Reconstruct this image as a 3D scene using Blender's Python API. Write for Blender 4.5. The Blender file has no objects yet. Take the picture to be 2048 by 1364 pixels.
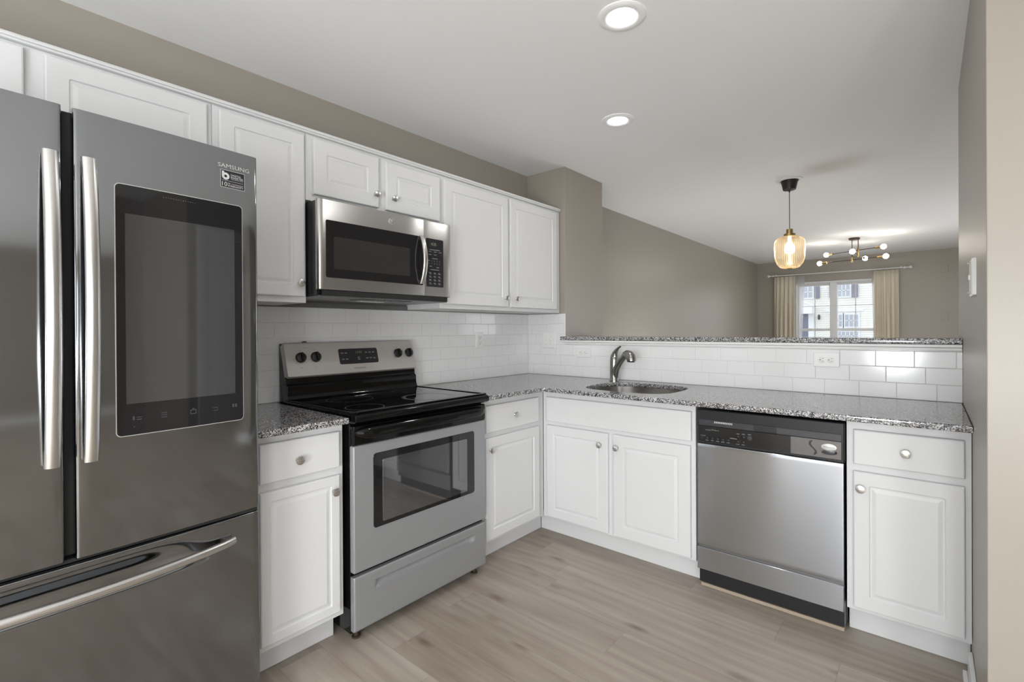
import bpy, math, random
from mathutils import Matrix, Vector
random.seed(7)
PI = math.pi
SC = bpy.context.scene
# ---------------------------------------------------------------- camera
def cam_setup():
    cd = bpy.data.cameras.new('camera'); co = bpy.data.objects.new('camera', cd)
    SC.collection.objects.link(co)
    yaw, pitch, roll, f = 0.6985, 0.0032, -0.0054, 974.39
    fw = Vector((-math.sin(yaw)*math.cos(pitch), math.cos(yaw)*math.cos(pitch), -math.sin(pitch)))
    r = Vector((math.cos(yaw), math.sin(yaw), 0)); u = r.cross(fw)
    r2 = r*math.cos(roll)+u*math.sin(roll); u2 = -r*math.sin(roll)+u*math.cos(roll)
    m = Matrix((r2, u2, -fw)).transposed().to_4x4()
    m.translation = (2.4122, -2.9878, 1.2584)
    co.matrix_world = m
    cd.sensor_width = 36.0; cd.lens = f/2048*36.0
    cd.shift_x = -13.1/2048; cd.shift_y = -19.34/2048
    cd.clip_start = 0.02; cd.clip_end = 200
    SC.camera = co
cam_setup()
# ---------------------------------------------------------------- world, exposure
W = bpy.data.worlds.new('overcast_sky'); SC.world = W; W.use_nodes = True
W.node_tree.nodes['Background'].inputs[0].default_value = (0.93, 0.96, 1.0, 1)
W.node_tree.nodes['Background'].inputs[1].default_value = 2.4
SC.view_settings.view_transform = 'Standard'; SC.view_settings.look = 'None'
SC.view_settings.gamma = 1.0; SC.view_settings.use_curve_mapping = False
SC.view_settings.exposure = 0.56
CAN_W, BULB, PEND, FILL_GLOBE = 1.8, 26.0, 5.0, 37.0     # lamp powers; the last is for the added fill globes
# ---------------------------------------------------------------- materials
def pmat(name, col, rough=.5, metal=0, **kw):
    m = bpy.data.materials.new(name); m.use_nodes = True
    b = m.node_tree.nodes['Principled BSDF']
    b.inputs['Base Color'].default_value = (*col, 1); b.inputs['Roughness'].default_value = rough
    b.inputs['Metallic'].default_value = metal
    for k, v in kw.items():
        b.inputs[k.replace('_', ' ')].default_value = v
    return m
def nodes(m): return m.node_tree.nodes, m.node_tree.links, m.node_tree.nodes['Principled BSDF']
def coord(n, l, scale=(1, 1, 1), what='Object'):
    t = n.new('ShaderNodeTexCoord'); mp = n.new('ShaderNodeMapping'); mp.inputs['Scale'].default_value = scale
    l.new(t.outputs[what], mp.inputs['Vector']); return mp.outputs[0]
def noise(n, l, vec, scale, detail=4, rough=.55):
    t = n.new('ShaderNodeTexNoise'); t.inputs['Scale'].default_value = scale
    t.inputs['Detail'].default_value = detail; t.inputs['Roughness'].default_value = rough
    l.new(vec, t.inputs['Vector']); return t.outputs['Fac']
def ramp(n, l, fac, stops, interp='LINEAR'):
    r = n.new('ShaderNodeValToRGB'); cr = r.color_ramp; cr.interpolation = interp
    while len(cr.elements) < len(stops): cr.elements.new(.5)
    for e, (p, c) in zip(cr.elements, stops): e.position = p; e.color = (*c, 1) if len(c) == 3 else c
    l.new(fac, r.inputs[0]); return r.outputs[0]
def bump(n, l, b, h, st, dist=.001):
    u = n.new('ShaderNodeBump'); u.inputs['Strength'].default_value = st; u.inputs['Distance'].default_value = dist
    l.new(h, u.inputs['Height']); l.new(u.outputs[0], b.inputs['Normal'])
def math_n(n, l, op, a, b=None, c=None):
    t = n.new('ShaderNodeMath'); t.operation = op
    for i, v in enumerate((a, b, c)):
        if v is None: continue
        if isinstance(v, (int, float)): t.inputs[i].default_value = v
        else: l.new(v, t.inputs[i])
    return t.outputs[0]
def paint(name, col, rough=.5, b_=.12, sc=220):
    m = pmat(name, col, rough); n, l, p = nodes(m)
    bump(n, l, p, noise(n, l, coord(n, l), sc, 3), b_); return m
def brushed(name, col, rough, vertical_grain=False, aniso=.6, var=.06):
    m = pmat(name, col, rough, 1.0); n, l, p = nodes(m)
    sc = (900, 900, 6) if vertical_grain else (6, 6, 900)
    f = noise(n, l, coord(n, l, sc), 1.0, 3)
    mr = n.new('ShaderNodeMapRange'); mr.inputs['To Min'].default_value = max(.02, rough-var); mr.inputs['To Max'].default_value = rough+var
    l.new(f, mr.inputs[0]); l.new(mr.outputs[0], p.inputs['Roughness'])
    if aniso:
        p.inputs['Anisotropic'].default_value = aniso; t = n.new('ShaderNodeCombineXYZ')
        for i, v in enumerate((.7071, .7071, 0) if vertical_grain else (0, 0, 1)): t.inputs[i].default_value = v
        l.new(t.outputs[0], p.inputs['Tangent'])
    return m
def tile_mat(name, axis, rowshift, x0, z0, pitch=.1495, ph=.0772):
    m = pmat(name, (.83, .83, .83), .13); n, l, p = nodes(m)
    g = n.new('ShaderNodeNewGeometry'); s = n.new('ShaderNodeSeparateXYZ'); l.new(g.outputs['Position'], s.inputs[0])
    X = s.outputs[0 if axis == 'x' else 1]; Z = s.outputs[2]
    zr = math_n(n, l, 'DIVIDE', math_n(n, l, 'SUBTRACT', Z, z0), ph)
    row = math_n(n, l, 'FLOOR', zr); fz = math_n(n, l, 'FRACT', zr)
    xs = math_n(n, l, 'DIVIDE', math_n(n, l, 'SUBTRACT', math_n(n, l, 'SUBTRACT', X, x0), math_n(n, l, 'MULTIPLY', row, rowshift)), pitch)
    fx = math_n(n, l, 'FRACT', xs)
    def edge(f, size):
        a = math_n(n, l, 'MULTIPLY', math_n(n, l, 'MINIMUM', f, math_n(n, l, 'SUBTRACT', 1.0, f)), size)
        mr = n.new('ShaderNodeMapRange'); mr.interpolation_type = 'SMOOTHSTEP'
        mr.inputs['From Min'].default_value = .0007; mr.inputs['From Max'].default_value = .0028
        l.new(a, mr.inputs[0]); return mr.outputs[0]
    h = math_n(n, l, 'MINIMUM', edge(fx, pitch), edge(fz, ph))
    c = ramp(n, l, h, [(0, (.66, .66, .655)), (.6, (.78, .78, .785))]); l.new(c, p.inputs['Base Color'])
    rr = ramp(n, l, h, [(0, (.7,)*3), (.5, (.12,)*3)]); l.new(rr, p.inputs['Roughness'])
    # slightly different tilt for every tile
    cb = n.new('ShaderNodeCombineXYZ'); l.new(math_n(n, l, 'FLOOR', xs), cb.inputs[0]); l.new(row, cb.inputs[1])
    wn = n.new('ShaderNodeTexWhiteNoise'); l.new(cb.outputs[0], wn.inputs['Vector'])
    hh = math_n(n, l, 'ADD', h, math_n(n, l, 'MULTIPLY', math_n(n, l, 'MULTIPLY', fz, math_n(n, l, 'SUBTRACT', wn.outputs['Value'], .5)), .5))
    bump(n, l, p, hh, .5, .0015); return m
def granite(name):
    m = pmat(name, (.3, .3, .3), .09); n, l, p = nodes(m); v = coord(n, l)
    a = n.new('ShaderNodeTexVoronoi'); a.inputs['Scale'].default_value = 290; a.inputs['Randomness'].default_value = 1; l.new(v, a.inputs['Vector'])
    sp = n.new('ShaderNodeSeparateColor'); l.new(a.outputs['Color'], sp.inputs[0])
    big = noise(n, l, v, 60, 3); mix = math_n(n, l, 'ADD', math_n(n, l, 'MULTIPLY', sp.outputs[0], .62), math_n(n, l, 'MULTIPLY', big, .5))
    c = ramp(n, l, mix, [(.24, (.010, .010, .013)), (.39, (.040, .040, .046)), (.50, (.12, .118, .12)), (.61, (.28, .275, .275)), (.76, (.56, .55, .55)), (.90, (.72, .71, .71))])
    l.new(c, p.inputs['Base Color']); return m
def wood_floor(name):
    m = pmat(name, (.3, .25, .2), .38); n, l, p = nodes(m)
    g = n.new('ShaderNodeNewGeometry'); s = n.new('ShaderNodeSeparateXYZ'); l.new(g.outputs['Position'], s.inputs[0])
    yr = math_n(n, l, 'DIVIDE', math_n(n, l, 'ADD', s.outputs[1], 50.0*.17+1.3313), .17)
    row = math_n(n, l, 'FLOOR', yr); fy = math_n(n, l, 'FRACT', yr)
    wr = n.new('ShaderNodeTexWhiteNoise'); wr.noise_dimensions = '1D'; l.new(row, wr.inputs['W'])
    xr = math_n(n, l, 'DIVIDE', math_n(n, l, 'ADD', s.outputs[0], math_n(n, l, 'MULTIPLY', wr.outputs['Value'], 1.22)), 1.22)
    col_ = math_n(n, l, 'FLOOR', xr); fx = math_n(n, l, 'FRACT', xr)
    cb = n.new('ShaderNodeCombineXYZ'); l.new(col_, cb.inputs[0]); l.new(row, cb.inputs[1])
    w2 = n.new('ShaderNodeTexWhiteNoise'); l.new(cb.outputs[0], w2.inputs['Vector'])
    off = n.new('ShaderNodeVectorMath'); off.operation = 'MULTIPLY_ADD'
    l.new(w2.outputs['Color'], off.inputs[0]); off.inputs[1].default_value = (9, 9, 9); l.new(g.outputs['Position'], off.inputs[2])
    def mp(sc):
        q = n.new('ShaderNodeMapping'); q.inputs['Scale'].default_value = sc; l.new(off.outputs[0], q.inputs[0]); return q.outputs[0]
    # cathedral grain: rings of a warped field
    wv = n.new('ShaderNodeTexWave'); wv.wave_type = 'RINGS'; wv.rings_direction = 'SPHERICAL'
    wv.inputs['Scale'].default_value = 1.1; wv.inputs['Distortion'].default_value = 7.0; wv.inputs['Detail'].default_value = 3; wv.inputs['Detail Scale'].default_value = 1.4
    l.new(mp((.8, 5, 1)), wv.inputs['Vector'])
    fine = noise(n, l, mp((2.2, 55, 1)), 1.0, 4, .55); broad = noise(n, l, mp((1.2, 8, 1)), 1.0, 4, .6)
    tone = math_n(n, l, 'ADD', math_n(n, l, 'MULTIPLY', wv.outputs['Fac'], .10), math_n(n, l, 'MULTIPLY', fine, .26))
    tone = math_n(n, l, 'ADD', tone, math_n(n, l, 'MULTIPLY', broad, .58))
    tone = math_n(n, l, 'ADD', tone, math_n(n, l, 'MULTIPLY', w2.outputs['Value'], .15))
    c = ramp(n, l, tone, [(.32, (.250, .203, .160)), (.46, (.325, .274, .224)), (.60, (.385, .332, .278)), (.76, (.46, .407, .35))])
    # knots
    kn = n.new('ShaderNodeTexVoronoi'); kn.inputs['Scale'].default_value = 1.0; l.new(mp((2.4, 6.5, 1)), kn.inputs['Vector'])
    kf = ramp(n, l, kn.outputs['Distance'], [(0, (.35, .30, .26)), (.045, (.55, .50, .45)), (.16, (1, 1, 1))])
    mx = n.new('ShaderNodeMix'); mx.data_type = 'RGBA'; mx.blend_type = 'MULTIPLY'; mx.inputs[0].default_value = .8
    l.new(c, mx.inputs[6]); l.new(kf, mx.inputs[7])
    def seam(f, size, w):
        a = math_n(n, l, 'MULTIPLY', math_n(n, l, 'MINIMUM', f, math_n(n, l, 'SUBTRACT', 1.0, f)), size)
        r = n.new('ShaderNodeMapRange'); r.inputs['From Min'].default_value = 0; r.inputs['From Max'].default_value = w; l.new(a, r.inputs[0]); return r.outputs[0]
    sm = math_n(n, l, 'MINIMUM', seam(fy, .17, .0013), seam(fx, 1.22, .0013))
    mx2 = n.new('ShaderNodeMix'); mx2.data_type = 'RGBA'; mx2.blend_type = 'MULTIPLY'; mx2.inputs[0].default_value = 1
    l.new(mx.outputs[2], mx2.inputs[6]); l.new(ramp(n, l, sm, [(0, (.62, .6, .58)), (1, (1, 1, 1))]), mx2.inputs[7])
    l.new(mx2.outputs[2], p.inputs['Base Color'])
    bump(n, l, p, math_n(n, l, 'ADD', math_n(n, l, 'MULTIPLY', fine, .25), sm), .25, .0008); return m
def emis(name, col, st):
    m = pmat(name, (.8, .8, .8) if st > 1 else (.25, .26, .2), .5); b = nodes(m)[2]
    b.inputs['Emission Color'].default_value = (*col, 1); b.inputs['Emission Strength'].default_value = st; return m
def pane_mat(name, tint=(1, 1, 1), gloss=.08, rough=.0):
    m = bpy.data.materials.new(name); m.use_nodes = True; n = m.node_tree.nodes; l = m.node_tree.links; n.clear()
    o = n.new('ShaderNodeOutputMaterial'); t = n.new('ShaderNodeBsdfTransparent'); t.inputs[0].default_value = (*tint, 1)
    g = n.new('ShaderNodeBsdfGlossy'); g.inputs['Roughness'].default_value = rough; mx = n.new('ShaderNodeMixShader'); mx.inputs[0].default_value = gloss
    l.new(t.outputs[0], mx.inputs[1]); l.new(g.outputs[0], mx.inputs[2]); l.new(mx.outputs[0], o.inputs[0]); return m
def fabric(name, col, trans, transp=0):
    m = bpy.data.materials.new(name); m.use_nodes = True; n = m.node_tree.nodes; l = m.node_tree.links; n.clear()
    o = n.new('ShaderNodeOutputMaterial'); d = n.new('ShaderNodeBsdfDiffuse'); d.inputs[0].default_value = (*col, 1)
    t = n.new('ShaderNodeBsdfTranslucent'); t.inputs[0].default_value = (*col, 1)
    mx = n.new('ShaderNodeMixShader'); mx.inputs[0].default_value = trans; l.new(d.outputs[0], mx.inputs[1]); l.new(t.outputs[0], mx.inputs[2])
    out = mx.outputs[0]
    if transp:
        tr = n.new('ShaderNodeBsdfTransparent'); m2 = n.new('ShaderNodeMixShader'); m2.inputs[0].default_value = transp
        l.new(out, m2.inputs[1]); l.new(tr.outputs[0], m2.inputs[2]); out = m2.outputs[0]
    l.new(out, o.inputs[0]); return m
MT = dict(
    wall=paint('taupe_wall_paint', (.345, .314, .270), .35, .10), ceil=paint('ceiling_paint', (.88, .885, .89), .9, .35, 90),
    white=paint('white_cabinet_paint', (.685, .69, .695), .38, .03, 60), trim=pmat('white_trim_paint', (.77, .77, .765), .35),
    plate=pmat('white_plastic', (.80, .80, .79), .3), slot=pmat('dark_slot', (.06, .06, .06), .6),
    tile_a=tile_mat('white_subway_tile_sink', 'x', .1085, 2.1466, .914), tile_b=tile_mat('white_subway_tile_range', 'y', .0748, -1.946, .914, .1493, .0772),
    granite=granite('speckled_granite'), floor=wood_floor('oak_plank_floor'),
    fridge=brushed('dark_stainless', (.26, .268, .28), .10, False, .0, .015), fridge_side=pmat('fridge_side_grey', (.10, .10, .105), .4, .3),
    bar=brushed('bright_brushed_steel', (.60, .59, .575), .27, True, 0, .008), nickel=brushed('brushed_nickel', (.62, .61, .59), .28, False, 0, .05),
    steel=brushed('microwave_steel', (.50, .49, .475), .30, False, .6, .015), dw=brushed('dishwasher_steel', (.50, .525, .56), .16, False, .92, .008),
    range=pmat('oven_door_silver', (.34, .35, .36), .42, .45), satin=pmat('satin_panel_steel', (.52, .505, .48), .42, .5),
    sink=brushed('sink_steel', (.55, .54, .52), .24, False, .6), faucet=brushed('faucet_nickel', (.34, .335, .315), .26, True, 0, .05),
    black=pmat('gloss_black_enamel', (.004, .004, .004), .07, 0, Specular_IOR_Level=.3), blackp=pmat('black_plastic', (.015, .015, .017), .28), glassb=pmat('black_glass', (.012, .012, .013), .04),
    cook=pmat('ceramic_cooktop', (.006, .006, .007), .035), ring=pmat('burner_print', (.16, .16, .165), .2), ink_g=pmat('grey_print', (.26, .26, .26), .5), ovenglass=pmat('oven_mirror_glass', (.04, .042, .045), .03, 0, IOR=2.4),
    screen=pmat('tablet_screen', (.035, .036, .038), .05, 0, IOR=1.9), gap=pmat('dark_gasket', (.01, .01, .01), .7), ink=pmat('pale_print', (.55, .55, .55), .5), ink_d=pmat('dark_print', (.06, .06, .06), .5),
    faint=pmat('faint_print', (.05, .05, .053), .4), silver=pmat('silver_lettering', (.6, .6, .59), .35, .4), lcd=emis('dim_clock_digits', (.5, .55, .4), .02),
    grey=pmat('grey_panel', (.055, .056, .062), .22, .2), dkgrey=pmat('charcoal_plastic', (.018, .0185, .021), .32, 0, Specular_IOR_Level=.35), rubber=pmat('kick_rubber', (.03, .033, .04), .6),
    under=pmat('grey_sheet_metal', (.20, .20, .20), .35, .7), wood=pmat('raw_wood_strip', (.42, .34, .26), .7), brownfoot=pmat('brown_foot', (.05, .03, .02), .5),
    brass=pmat('aged_brass', (.50, .36, .16), .3, 1.0), rodm=pmat('dark_bronze', (.10, .065, .04), .35, .8), canopy=pmat('black_canopy', (.012, .011, .010), .45),
    bulb=emis('lit_bulb', (1, .93, .82), BULB), pbulb=emis('lit_pendant_bulb', (1, .88, .70), PEND), lens=emis('downlight_lens', (1, .985, .96), 9.0), soft_fill_globe=emis('soft_fill_globe_opal', (.96, .98, 1), 7.0), globe=emis('fill_globe_opal', (.95, .98, 1), FILL_GLOBE),
    clear=pane_mat('clear_pane', (1, 1, 1), .04), pane=pane_mat('window_pane', (.70, .71, .72), .05), cream=fabric('cream_curtain', (.94, .89, .77), .38), sheer=fabric('sheer_voile', (.9, .9, .9), .5, .55),
    vinyl=pmat('white_vinyl', (.78, .79, .80), .4), siding=pmat('cream_siding', (.80, .79, .74), .7), extwin=pmat('exterior_glass', (.42, .45, .50), .15), shutter=pmat('grey_shutter', (.22, .22, .27), .6),
    extdoor=pmat('exterior_door', (.16, .18, .24), .5), roof=pmat('roof_shingle', (.2, .19, .18), .9), bounce_ground=paint('pale_bounce_ground', (.60, .60, .59), .9, .5, 30), slate=pmat('lantern_metal', (.05, .06, .05), .5))
def amber_glass():
    m = bpy.data.materials.new('amber_ribbed_glass'); m.use_nodes = True; n = m.node_tree.nodes; l = m.node_tree.links; n.clear()
    o = n.new('ShaderNodeOutputMaterial'); t = n.new('ShaderNodeBsdfTransparent'); t.inputs[0].default_value = (.95, .90, .82, 1)
    g = n.new('ShaderNodeBsdfGlossy'); g.inputs['Roughness'].default_value = .08; g.inputs[0].default_value = (1, .93, .8, 1)
    d = n.new('ShaderNodeBsdfTranslucent'); d.inputs[0].default_value = (.88, .77, .60, 1)
    a = n.new('ShaderNodeMixShader'); a.inputs[0].default_value = .30; l.new(t.outputs[0], a.inputs[1]); l.new(d.outputs[0], a.inputs[2])
    fr = n.new('ShaderNodeFresnel'); fr.inputs[0].default_value = 1.5
    b = n.new('ShaderNodeMixShader'); l.new(fr.outputs[0], b.inputs[0]); l.new(a.outputs[0], b.inputs[1]); l.new(g.outputs[0], b.inputs[2]); l.new(b.outputs[0], o.inputs[0]); return m
MT['amber'] = amber_glass()
# ---------------------------------------------------------------- mesh builder
class M:
    def __init__(s): s.v = []; s.f = []; s.T = None
    def add(s, vs, fs):
        k = len(s.v)
        for v in vs:
            v = Vector(v); s.v.append(s.T @ v if s.T else v)
        s.f += [tuple(i+k for i in f) for f in fs]; return s
    def box(s, x0, x1, y0, y1, z0, z1):
        return s.add([(x, y, z) for z in (z0, z1) for y in (y0, y1) for x in (x0, x1)],
                     [(0, 2, 3, 1), (4, 5, 7, 6), (0, 1, 5, 4), (2, 6, 7, 3), (0, 4, 6, 2), (1, 3, 7, 5)])
    def loft(s, rings, cap0=True, cap1=True, closed=True):
        n = len(rings[0]); vs = [p for r in rings for p in r]; fs = []
        for a in range(len(rings)-1):
            for i in range(n if closed else n-1):
                j = (i+1) % n; fs.append((a*n+i, a*n+j, (a+1)*n+j, (a+1)*n+i))
        if cap0: fs.append(tuple(range(n-1, -1, -1)))
        if cap1: fs.append(tuple((len(rings)-1)*n+i for i in range(n)))
        return s.add(vs, fs)
    def lathe(s, prof, c=(0, 0, 0), axis='z', n=32, cap0=True, cap1=True, rib=None):
        rings = []
        for r, h in prof:
            ring = []
            for i in range(n):
                t = 2*PI*i/n; q = r*(1+(rib[1]*math.cos(rib[0]*t) if rib else 0)); a, b = q*math.cos(t), q*math.sin(t)
                ring.append({'z': (c[0]+a, c[1]+b, c[2]+h), 'y': (c[0]+a, c[1]+h, c[2]-b), 'x': (c[0]+h, c[1]+a, c[2]+b)}[axis])
            rings.append(ring)
        return s.loft(rings, cap0, cap1)
    def tube(s, pts, rad, n=16, flat=1.0):
        pts = [Vector(p) for p in pts]; rad = [rad]*len(pts) if isinstance(rad, (int, float)) else rad
        t0 = (pts[1]-pts[0]).normalized(); up = Vector((0, 0, 1)) if abs(t0.z) < .9 else Vector((0, 1, 0))
        nr = t0.cross(up).normalized(); rings = []
        for i, p in enumerate(pts):
            t = (pts[min(i+1, len(pts)-1)]-pts[max(i-1, 0)]).normalized()
            nr = (nr - t*nr.dot(t)).normalized(); bn = t.cross(nr)
            rings.append([p+nr*rad[i]*math.cos(2*PI*k/n)+bn*rad[i]*flat*math.sin(2*PI*k/n) for k in range(n)])
        return s.loft(rings)
    def rr(s, x0, x1, z0, z1, r, y, n=4):       # rounded rectangle ring in the XZ plane
        o = []
        for cx, cz, a in ((x1-r, z1-r, 0), (x0+r, z1-r, PI/2), (x0+r, z0+r, PI), (x1-r, z0+r, 1.5*PI)):
            for k in range(n+1):
                t = a+PI/2*k/n; o.append((cx+r*math.cos(t), y, cz+r*math.sin(t)))
        return o
    def plate(s, x0, x1, z0, z1, y0, y1, r=.004, e=.0015):     # front face at y0 (towards -Y)
        return s.loft([s.rr(x0, x1, z0, z1, r, y1), s.rr(x0, x1, z0, z1, r, y0+e), s.rr(x0+e, x1-e, z0+e, z1-e, max(r-e, .0005), y0)])
    def grid(s, xs, zs, yf, back):
        nx, nz = len(xs), len(zs); vs = [(x, yf(x, z), z) for z in zs for x in xs]
        fs = [(j*nx+i, j*nx+i+1, (j+1)*nx+i+1, (j+1)*nx+i) for j in range(nz-1) for i in range(nx-1)]
        k = len(s.v); s.add(vs, fs)
        ed = [i for i in range(nx)]+[j*nx+nx-1 for j in range(1, nz)]+[(nz-1)*nx+i for i in range(nx-2, -1, -1)]+[j*nx for j in range(nz-2, 0, -1)]
        front = [vs[i] for i in ed]; bk = [(v[0], back, v[2]) for v in front]
        return s.loft([front, bk], False, True)
    def text(s, txt, x0, x1, z0, z1, y, th=.0004, yf=None):
        cu = bpy.data.curves.new('t', 'FONT'); cu.body = txt; cu.resolution_u = 2; ob = bpy.data.objects.new('t', cu)
        SC.collection.objects.link(ob); bpy.context.view_layer.update()
        me = bpy.data.meshes.new_from_object(ob.evaluated_get(bpy.context.evaluated_depsgraph_get()))
        xs = [v.co.x for v in me.vertices]; ys = [v.co.y for v in me.vertices]
        a, b, c, d = min(xs), max(xs), min(ys), max(ys)
        vs = []
        for v in me.vertices:
            X = x0+(v.co.x-a)/(b-a)*(x1-x0); Z = z0+(v.co.y-c)/(d-c)*(z1-z0); vs.append((X, (yf(X) if yf else y)-th, Z))
        s.add(vs, [tuple(p.vertices) for p in me.polygons])
        bpy.data.objects.remove(ob); bpy.data.curves.remove(cu); bpy.data.meshes.remove(me); return s
    def build(s, name, mat, parent=None, bevel=0, smooth=35, weld=False):
        me = bpy.data.meshes.new(name); me.from_pydata([tuple(v) for v in s.v], [], s.f)
        me.materials.append(MT[mat] if isinstance(mat, str) else mat)
        import bmesh
        bm = bmesh.new(); bm.from_mesh(me)
        if weld: bmesh.ops.remove_doubles(bm, verts=bm.verts, dist=1e-5)
        bmesh.ops.recalc_face_normals(bm, faces=bm.faces); bm.to_mesh(me); bm.free()
        if smooth: me.shade_smooth(); me.set_sharp_from_angle(angle=math.radians(smooth))
        o = bpy.data.objects.new(name, me); SC.collection.objects.link(o)
        if parent: o.parent = parent
        if bevel:
            b = o.modifiers.new('bevel', 'BEVEL'); b.width = bevel; b.segments = 2; b.limit_method = 'ANGLE'; b.harden_normals = True
        return o
def box(*a): return M().box(*a)
def struct(o): o['kind'] = 'structure'; return o
def tag(o, label, cat, group=None, loc=None, rz=0):
    o['label'] = label; o['category'] = cat
    if group: o['group'] = group
    if loc: o.location = loc; o.rotation_euler.z = rz
    return o
def thing(name, label, cat, loc=(0, 0, 0), rz=0, group=None):
    o = bpy.data.objects.new(name, None); SC.collection.objects.link(o); o.empty_display_size = .1
    return tag(o, label, cat, group, loc, rz)
def dup(o, parent=None):
    c = o.copy(); SC.collection.objects.link(c); c.parent = parent
    for ch in list(o.children): dup(ch, c)
    return c
# ---------------------------------------------------------------- the setting
H = 2.469; XR = 2.534; YC = -1.164; YE = .354; YF = 6.95; YB = -5.6; XH = 3.5; XE = 4.6
struct(box(-.2, XE+.2, YB-.2, YF+.15, -.06, 0).build('floor', 'floor'))
struct(box(-.2, XE+.2, YB-.2, YF+.15, H, H+.08).build('ceiling', 'ceil'))
struct(box(-.12, -.008, YB-.15, .55, 0, H).build('wall_left', 'wall'))
struct(box(-.17, -.045, .551, YF, 0, H).build('wall_living_left', 'wall'))
struct(box(-.007, .352, .008, .55, 0, H).build('wall_stub', 'wall', bevel=.002))
struct(box(.353, XR-.001, .008, .125, 0, 1.1805).build('wall_half', 'wall'))
struct(box(XR, XR+.125, YC, YE, 0, H).build('wall_right', 'wall', bevel=.003))
m = M().box(XH, XH+.12, -1.3, 2.6, 0, H).box(XH, XH+.12, 5.4, YF, 0, H).box(XH, XH+.12, 2.6, 5.4, 0, .9).box(XH, XH+.12, 2.6, 5.4, 2.1, H)
struct(m.build('wall_hall', 'wall', smooth=0))
struct(box(XH+.121, XE, -1.3, -1.18, 0, H).build('wall_alcove', 'wall'))
struct(M().box(XE, XE+.12, YB, -4.9, 0, H).box(XE, XE+.12, -2.9, -1.301, 0, H).box(XE, XE+.12, -4.9, -2.9, 0, .8).box(XE, XE+.12, -4.9, -2.9, 2.1, H).build('wall_east', 'wall', smooth=0))
def wall_open(name, y0, y1, x0, x1, ox0, ox1, oz0, oz1):
    m = M(); m.box(x0, ox0, y0, y1, 0, H); m.box(ox1, x1, y0, y1, 0, H); m.box(ox0, ox1, y0, y1, oz1, H)
    if oz0 > 0: m.box(ox0, ox1, y0, y1, 0, oz0)
    return struct(m.build(name, 'wall', smooth=0))
wall_open('wall_far', YF, YF+.14, -.17, XH+.12, .60, 1.79, .62, 2.075)
wall_open('wall_back', YB-.14, YB, -.12, XE+.12, .75, 3.35, .0, 2.1)
def baseboard(name, x0, x1, y0, y1, side):
    m = M(); m.box(x0, x1, y0, y1, 0.001, .095)
    q = .014
    if side == 'x-': m.box(x0-q, x0, y0, y1, .001, .022)
    if side == 'x+': m.box(x1, x1+q, y0, y1, .001, .022)
    if side == 'y-': m.box(x0, x1, y0-q, y0, .001, .022)
    struct(m.build(name, 'trim', bevel=.003))
baseboard('baseboard_right', XR-.014, XR-.0005, YC-.014, -.612, 'x-')
baseboard('baseboard_right_end', XR, XR+.125, YC-.014, YC-.0005, 'y-')
baseboard('baseboard_alcove', XH, XE, -1.314, -1.3005, 'y-')
baseboard('baseboard_east', XE-.014, XE-.0005, YB, -1.315, 'x-')
baseboard('baseboard_hall', XH-.014, XH-.0005, -1.314, -1.222, 'x-')
baseboard('baseboard_living', -.0445, -.030, .552, YF-.001, 'x+')
baseboard('baseboard_far', -.02, XH-.02, YF-.015, YF-.0005, 'y-')
# hall door with casing
d = struct(box(XH-.012, XH-.0005, -1.12, -.34, .01, 2.04).build('door_1', 'trim'))
for z0, z1 in ((.2, .95), (1.1, 1.9)):
    for y0, y1 in ((-1.02, -.78), (-.68, -.44)): box(XH-.018, XH-.0125, y0, y1, z0, z1).build('door_panel', 'trim', d, bevel=.003)
m = M(); m.box(XH-.022, XH-.0005, -1.20, -1.122, 0, 2.12); m.box(XH-.022, XH-.0005, -.338, -.26, 0, 2.12); m.box(XH-.022, XH-.0005, -1.121, -.339, 2.042, 2.12)
m.build('door_casing', 'trim', d, bevel=.004)
M().lathe([(.012, 0), (.01, -.03), (.025, -.04), (.028, -.055), (.015, -.068)], (XH-.013, -.41, 1.0), 'x').build('door_handle', 'nickel', d)
# far window (two double-hung units)
def window(name, units, y, z0, z1, mid, rail, casing=True):
    w = struct(M().box(units[0][0]-.05, units[-1][1]+.05, y-.02, y+.10, z1, z1+.03).box(units[0][0]-.06, units[-1][1]+.06, y-.02, y+.10, z0-.03, z0).build(name, 'vinyl', bevel=.003))
    for k, (a, b) in enumerate(units):
        f = M(); f.box(a-.035, a, y-.01, y+.09, z0, z1); f.box(b, b+.035, y-.01, y+.09, z0, z1)
        f.box(a, b, y+.02, y+.06, mid-.022, mid+.022); f.box(a, b, y+.03, y+.09, z1-.04, z1); f.box(a, b, y, y+.05, z0, z0+.05)
        sash = f.build('window_sash', 'vinyl', w, bevel=.002)
        c = (a+b)/2; g = M(); g.box(c-.006, c+.006, y+.045, y+.055, z0+.05, z1-.04)
        for zz in rail: g.box(a, b, y+.045, y+.055, zz-.005, zz+.005)
        g.build('window_muntin', 'vinyl', sash)
        box(a, b, y+.058, y+.062, z0+.01, z1-.01).build('window_glass', 'pane', sash)
    return w
w1 = window('window_1', [(.655, 1.117), (1.2246, 1.735)], YF, .65, 2.045, 1.23, (1.646, .94))
box(1.118, 1.2236, YF-.02, YF+.09, .65, 2.045).build('window_mullion', 'vinyl', w1, bevel=.006)
b = M()
for a, c in ((.665, 1.105), (1.235, 1.725)):
    for k in range(9): b.box(a, c, YF-.03, YF-.004, 2.0+.006*k, 2.0045+.006*k)
b.build('raised_blind', 'vinyl', w1)
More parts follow.
